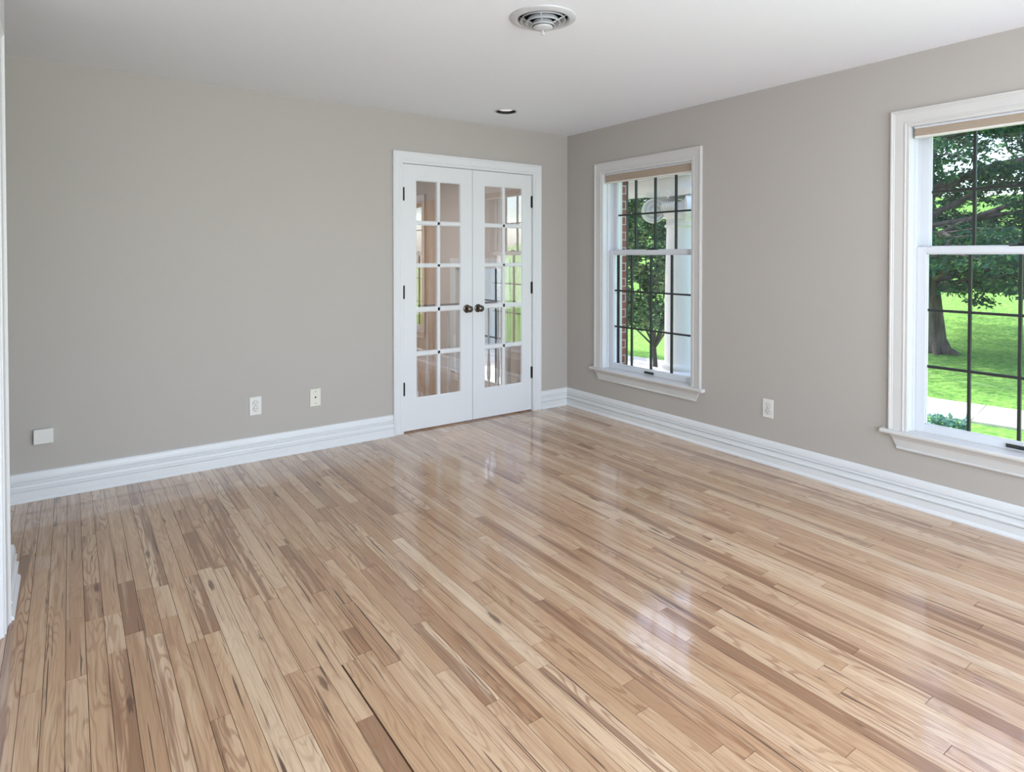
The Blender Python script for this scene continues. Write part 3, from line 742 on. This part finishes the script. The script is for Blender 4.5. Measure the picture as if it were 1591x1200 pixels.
# foliage -----------------------------------------------------------------------
def leaves(name, centers, radii, per, size, m, parent, aspect=.45, droop=0.0):
    """one mesh of small bent leaves scattered in clumps"""
    C = np.repeat(np.asarray(centers, float), per, axis=0); R = np.repeat(np.asarray(radii, float), per, axis=0)
    n = len(C); d = RNG.normal(size=(n,3)); d /= np.linalg.norm(d, axis=1)[:,None]
    r = RNG.random(n)**.45; P = C + d*R*r[:,None]
    a = RNG.normal(size=(n,3)); a[:,2] = a[:,2]*.5 - droop; a /= np.linalg.norm(a, axis=1)[:,None]
    b = np.cross(a, RNG.normal(size=(n,3))); b /= np.linalg.norm(b, axis=1)[:,None]
    s = size*(.6+.8*RNG.random(n))[:,None]; nn = np.cross(a, b)
    v0 = P; v1 = P + a*s*.5 + b*s*aspect*.5 + nn*s*.08; v2 = P + a*s; v3 = P + a*s*.5 - b*s*aspect*.5 + nn*s*.08
    V = np.stack([v0, v1, v2, v3], 1).reshape(-1, 3)
    o0 = np.array(parent.location); V = V
    me = bpy.data.meshes.new(name); me.vertices.add(4*n); me.vertices.foreach_set('co', V.astype(np.float32).ravel())
    me.loops.add(4*n); me.loops.foreach_set('vertex_index', np.arange(4*n, dtype=np.int32))
    me.polygons.add(n); me.polygons.foreach_set('loop_start', np.arange(0, 4*n, 4, dtype=np.int32)); me.polygons.foreach_set('loop_total', np.full(n, 4, dtype=np.int32))
    me.update(calc_edges=True); me.validate(); me.materials.append(m)
    o = bpy.data.objects.new(name, me); COL.objects.link(o); o.parent = parent; o.matrix_parent_inverse = Matrix.Translation(-Vector(parent.location))
    return o
def gz(x, y):
    t = max(0, x+.25*y-10.5)
    return -.40 + .12*t + .004*t*t if t < 22 else -.40+.12*22+.004*484+(t-22)*.06

# big spreading tree behind window 2
def big_tree():
    bx, by = 9.15, .42; bz = -.42
    root = empty('spreading_tree', (bx, by, bz)); tag(root, 'large spreading tree on the lawn outside the right-hand window', 'tree')
    tk = MB(); T = [Vector((bx, by, bz-.05)), Vector((bx-.01, by, bz+.15)), Vector((bx-.03, by+.03, bz+.7)), Vector((bx-.02, by+.10, bz+1.3)), Vector((bx+.05, by+.2, bz+2.4)), Vector((bx+.1, by+.2, bz+4)), Vector((bx, by, bz+6.5))]
    tk.tube(T, [.24,.165,.135,.13,.12,.09,.03], 14)
    for a in range(6):
        t = a*1.05+.3; dx, dy = math.cos(t), math.sin(t)
        tk.tube([(bx+dx*.08, by+dy*.08, bz+.28), (bx+dx*.2, by+dy*.2, bz+.07), (bx+dx*.45, by+dy*.45, bz-.03)], [.07,.06,.02], 7)
    tk.build('trunk', M_bark, root, smooth=True)
    br = MB(); cent = []; rad = []
    rn = random.Random(5)
    specs = []
    # hand-set low limbs reaching right (towards -y) and towards the house, as in the photo
    for (z, yawd, ln, rise) in ((1.15,-80,3.6,.25),(1.2,-105,3.4,.4),(1.3,-60,3.4,.5),(1.3,-130,3.2,.7),(1.35,-155,2.8,.9),(1.3,150,2.6,1.0),(1.3,100,3.0,.9),(1.35,60,3,.9),(1.35,20,3,.9),(1.3,-20,3,.8)):
        specs.append((z, math.radians(yawd), ln, rise))
    for i in range(40):
        z = 1.6+rn.random()*4.6; specs.append((z, rn.random()*6.28, 3.9*(1-(z-1.4)/7.5), rn.uniform(.2, 1.0)))
    for (z, yw, ln, rise) in specs:
        p0 = Vector((bx, by+.1, bz+z)); d = Vector((math.cos(yw), math.sin(yw), 0)); pts = [p0]
        for k in range(1, 7):
            t = k/6; pts.append(p0+d*ln*t+Vector((rn.uniform(-.08,.08), rn.uniform(-.08,.08), rise*math.sin(t*2.2)*1.0 - .25*t*t)))
        br.tube(pts, [.05*(1-.8*k/6)+.008 for k in range(7)], 6)
        for k in range(1, 7):
            for s in (-1, 1):
                side = Vector((-d.y, d.x, 0))*s; q = pts[k]; l2 = rn.uniform(.35, .95)*(1.15-.5*abs(k/6-.5))
                e2 = q+side*l2+d*l2*.5+Vector((0,0,rn.uniform(-.3,.05)))
                br.tube([q, (q+e2)/2+Vector((0,0,.05)), e2], [.014,.010,.004], 4, False)
                for u in (.35,.6,.85,1.05):
                    c = q.lerp(e2, u); cent.append((c.x+rn.uniform(-.1,.1), c.y+rn.uniform(-.1,.1), c.z+rn.uniform(-.08,.06))); rad.append((.24,.24,.09))
    br.build('branches', M_bark, root)
    leaves('foliage', cent, rad, 54, .082, M_leaf_big, root, .42, .35)
big_tree()

def small_tree(name, bx, by, bz, trunk_h, h, r, label, cat, m, per, size, n, stems=True, tr=.05, group=None, lift=0.0):
    root = empty(name, (bx, by, bz)); tag(root, label, cat, group)
    rn = random.Random(int(bx*100)); tk = MB()
    tk.tube([(bx,by,bz-.05),(bx+.01,by,bz+.3*trunk_h),(bx-.01,by+.01,bz+trunk_h)], [tr*1.3,tr,tr*.9], 10)
    cent = []; rad = []
    for i in range(9):
        a = i*.7+.4; e = Vector((bx+math.cos(a)*r*.75, by+math.sin(a)*r*.75, bz+trunk_h+rn.uniform(.25,.9)*(h-trunk_h)))
        s = Vector((bx, by, bz+trunk_h*.92)); mdl = s.lerp(e, .45)+Vector((math.cos(a)*r*.2, math.sin(a)*r*.2, -.02*h))
        tk.tube([s, mdl, e], [tr*.55, tr*.35, tr*.12], 6)
    tk.build('trunk', M_bark, root, smooth=True)
    for i in range(n):
        t = rn.random(); zz = bz+trunk_h*1.02+lift+(h-trunk_h-lift)*t; rr = r*(.55+.6*math.sin(math.pi*min(1, t*.8+.18)))*math.sqrt(rn.random()); a = rn.random()*6.28
        cent.append((bx+math.cos(a)*rr, by+math.sin(a)*rr, zz)); q = r*.22; rad.append((q, q, q*.8))
    leaves('foliage', cent, rad, per, size, m, root, .55, .2)
small_tree('ornamental_tree', 3.55, 2.12, -.40, .40, 3.4, .62, 'small multi-branched ornamental tree behind the porch column', 'tree', M_leaf_small, 95, .064, 210, tr=.036, lift=.30)
small_tree('ornamental_tree', 4.0, 4.1, -.40, .5, 4.0, .85, 'dense green tree beyond the walk, left in the corner window', 'tree', M_leaf_ivy, 70, .075, 130)
# hedge trees further out
far = [(9.0, 10.5, 6.0, 2.0), (16, 13, 8, 2.4), (10.5, 17.5, 7, 2.3), (19, 5.6, 8.0, 2.5), (22, -1.4, 8.5, 2.8), (15, -9.0, 8, 2.6), (29.5, 4.0, 10, 3.0), (31, -6.5, 10, 3.2), (40, -.5, 12, 3.6), (26, 14, 10, 3.2)]
for i, (x, y, h, r) in enumerate(far):
    small_tree('background_tree', x, y, gz(x, y), .8, h, r, 'leafy green tree standing far out on the lawn', 'tree', M_leaf_ivy, 60, .17, 130, tr=.14, group='trees far out on the lawn')
# small blue-green plant close to the right window
root = empty('garden_plant', (3.5, -1.72, -.40)); tag(root, 'low blue-green plant beside the concrete walk', 'plant')
leaves('foliage', [(3.50,-1.66,-.34),(3.47,-1.80,-.33),(3.52,-1.90,-.33),(3.44,-1.72,-.33)], [(.07,.07,.06)]*4, 40, .07, M_hosta, root, .5, -.6)
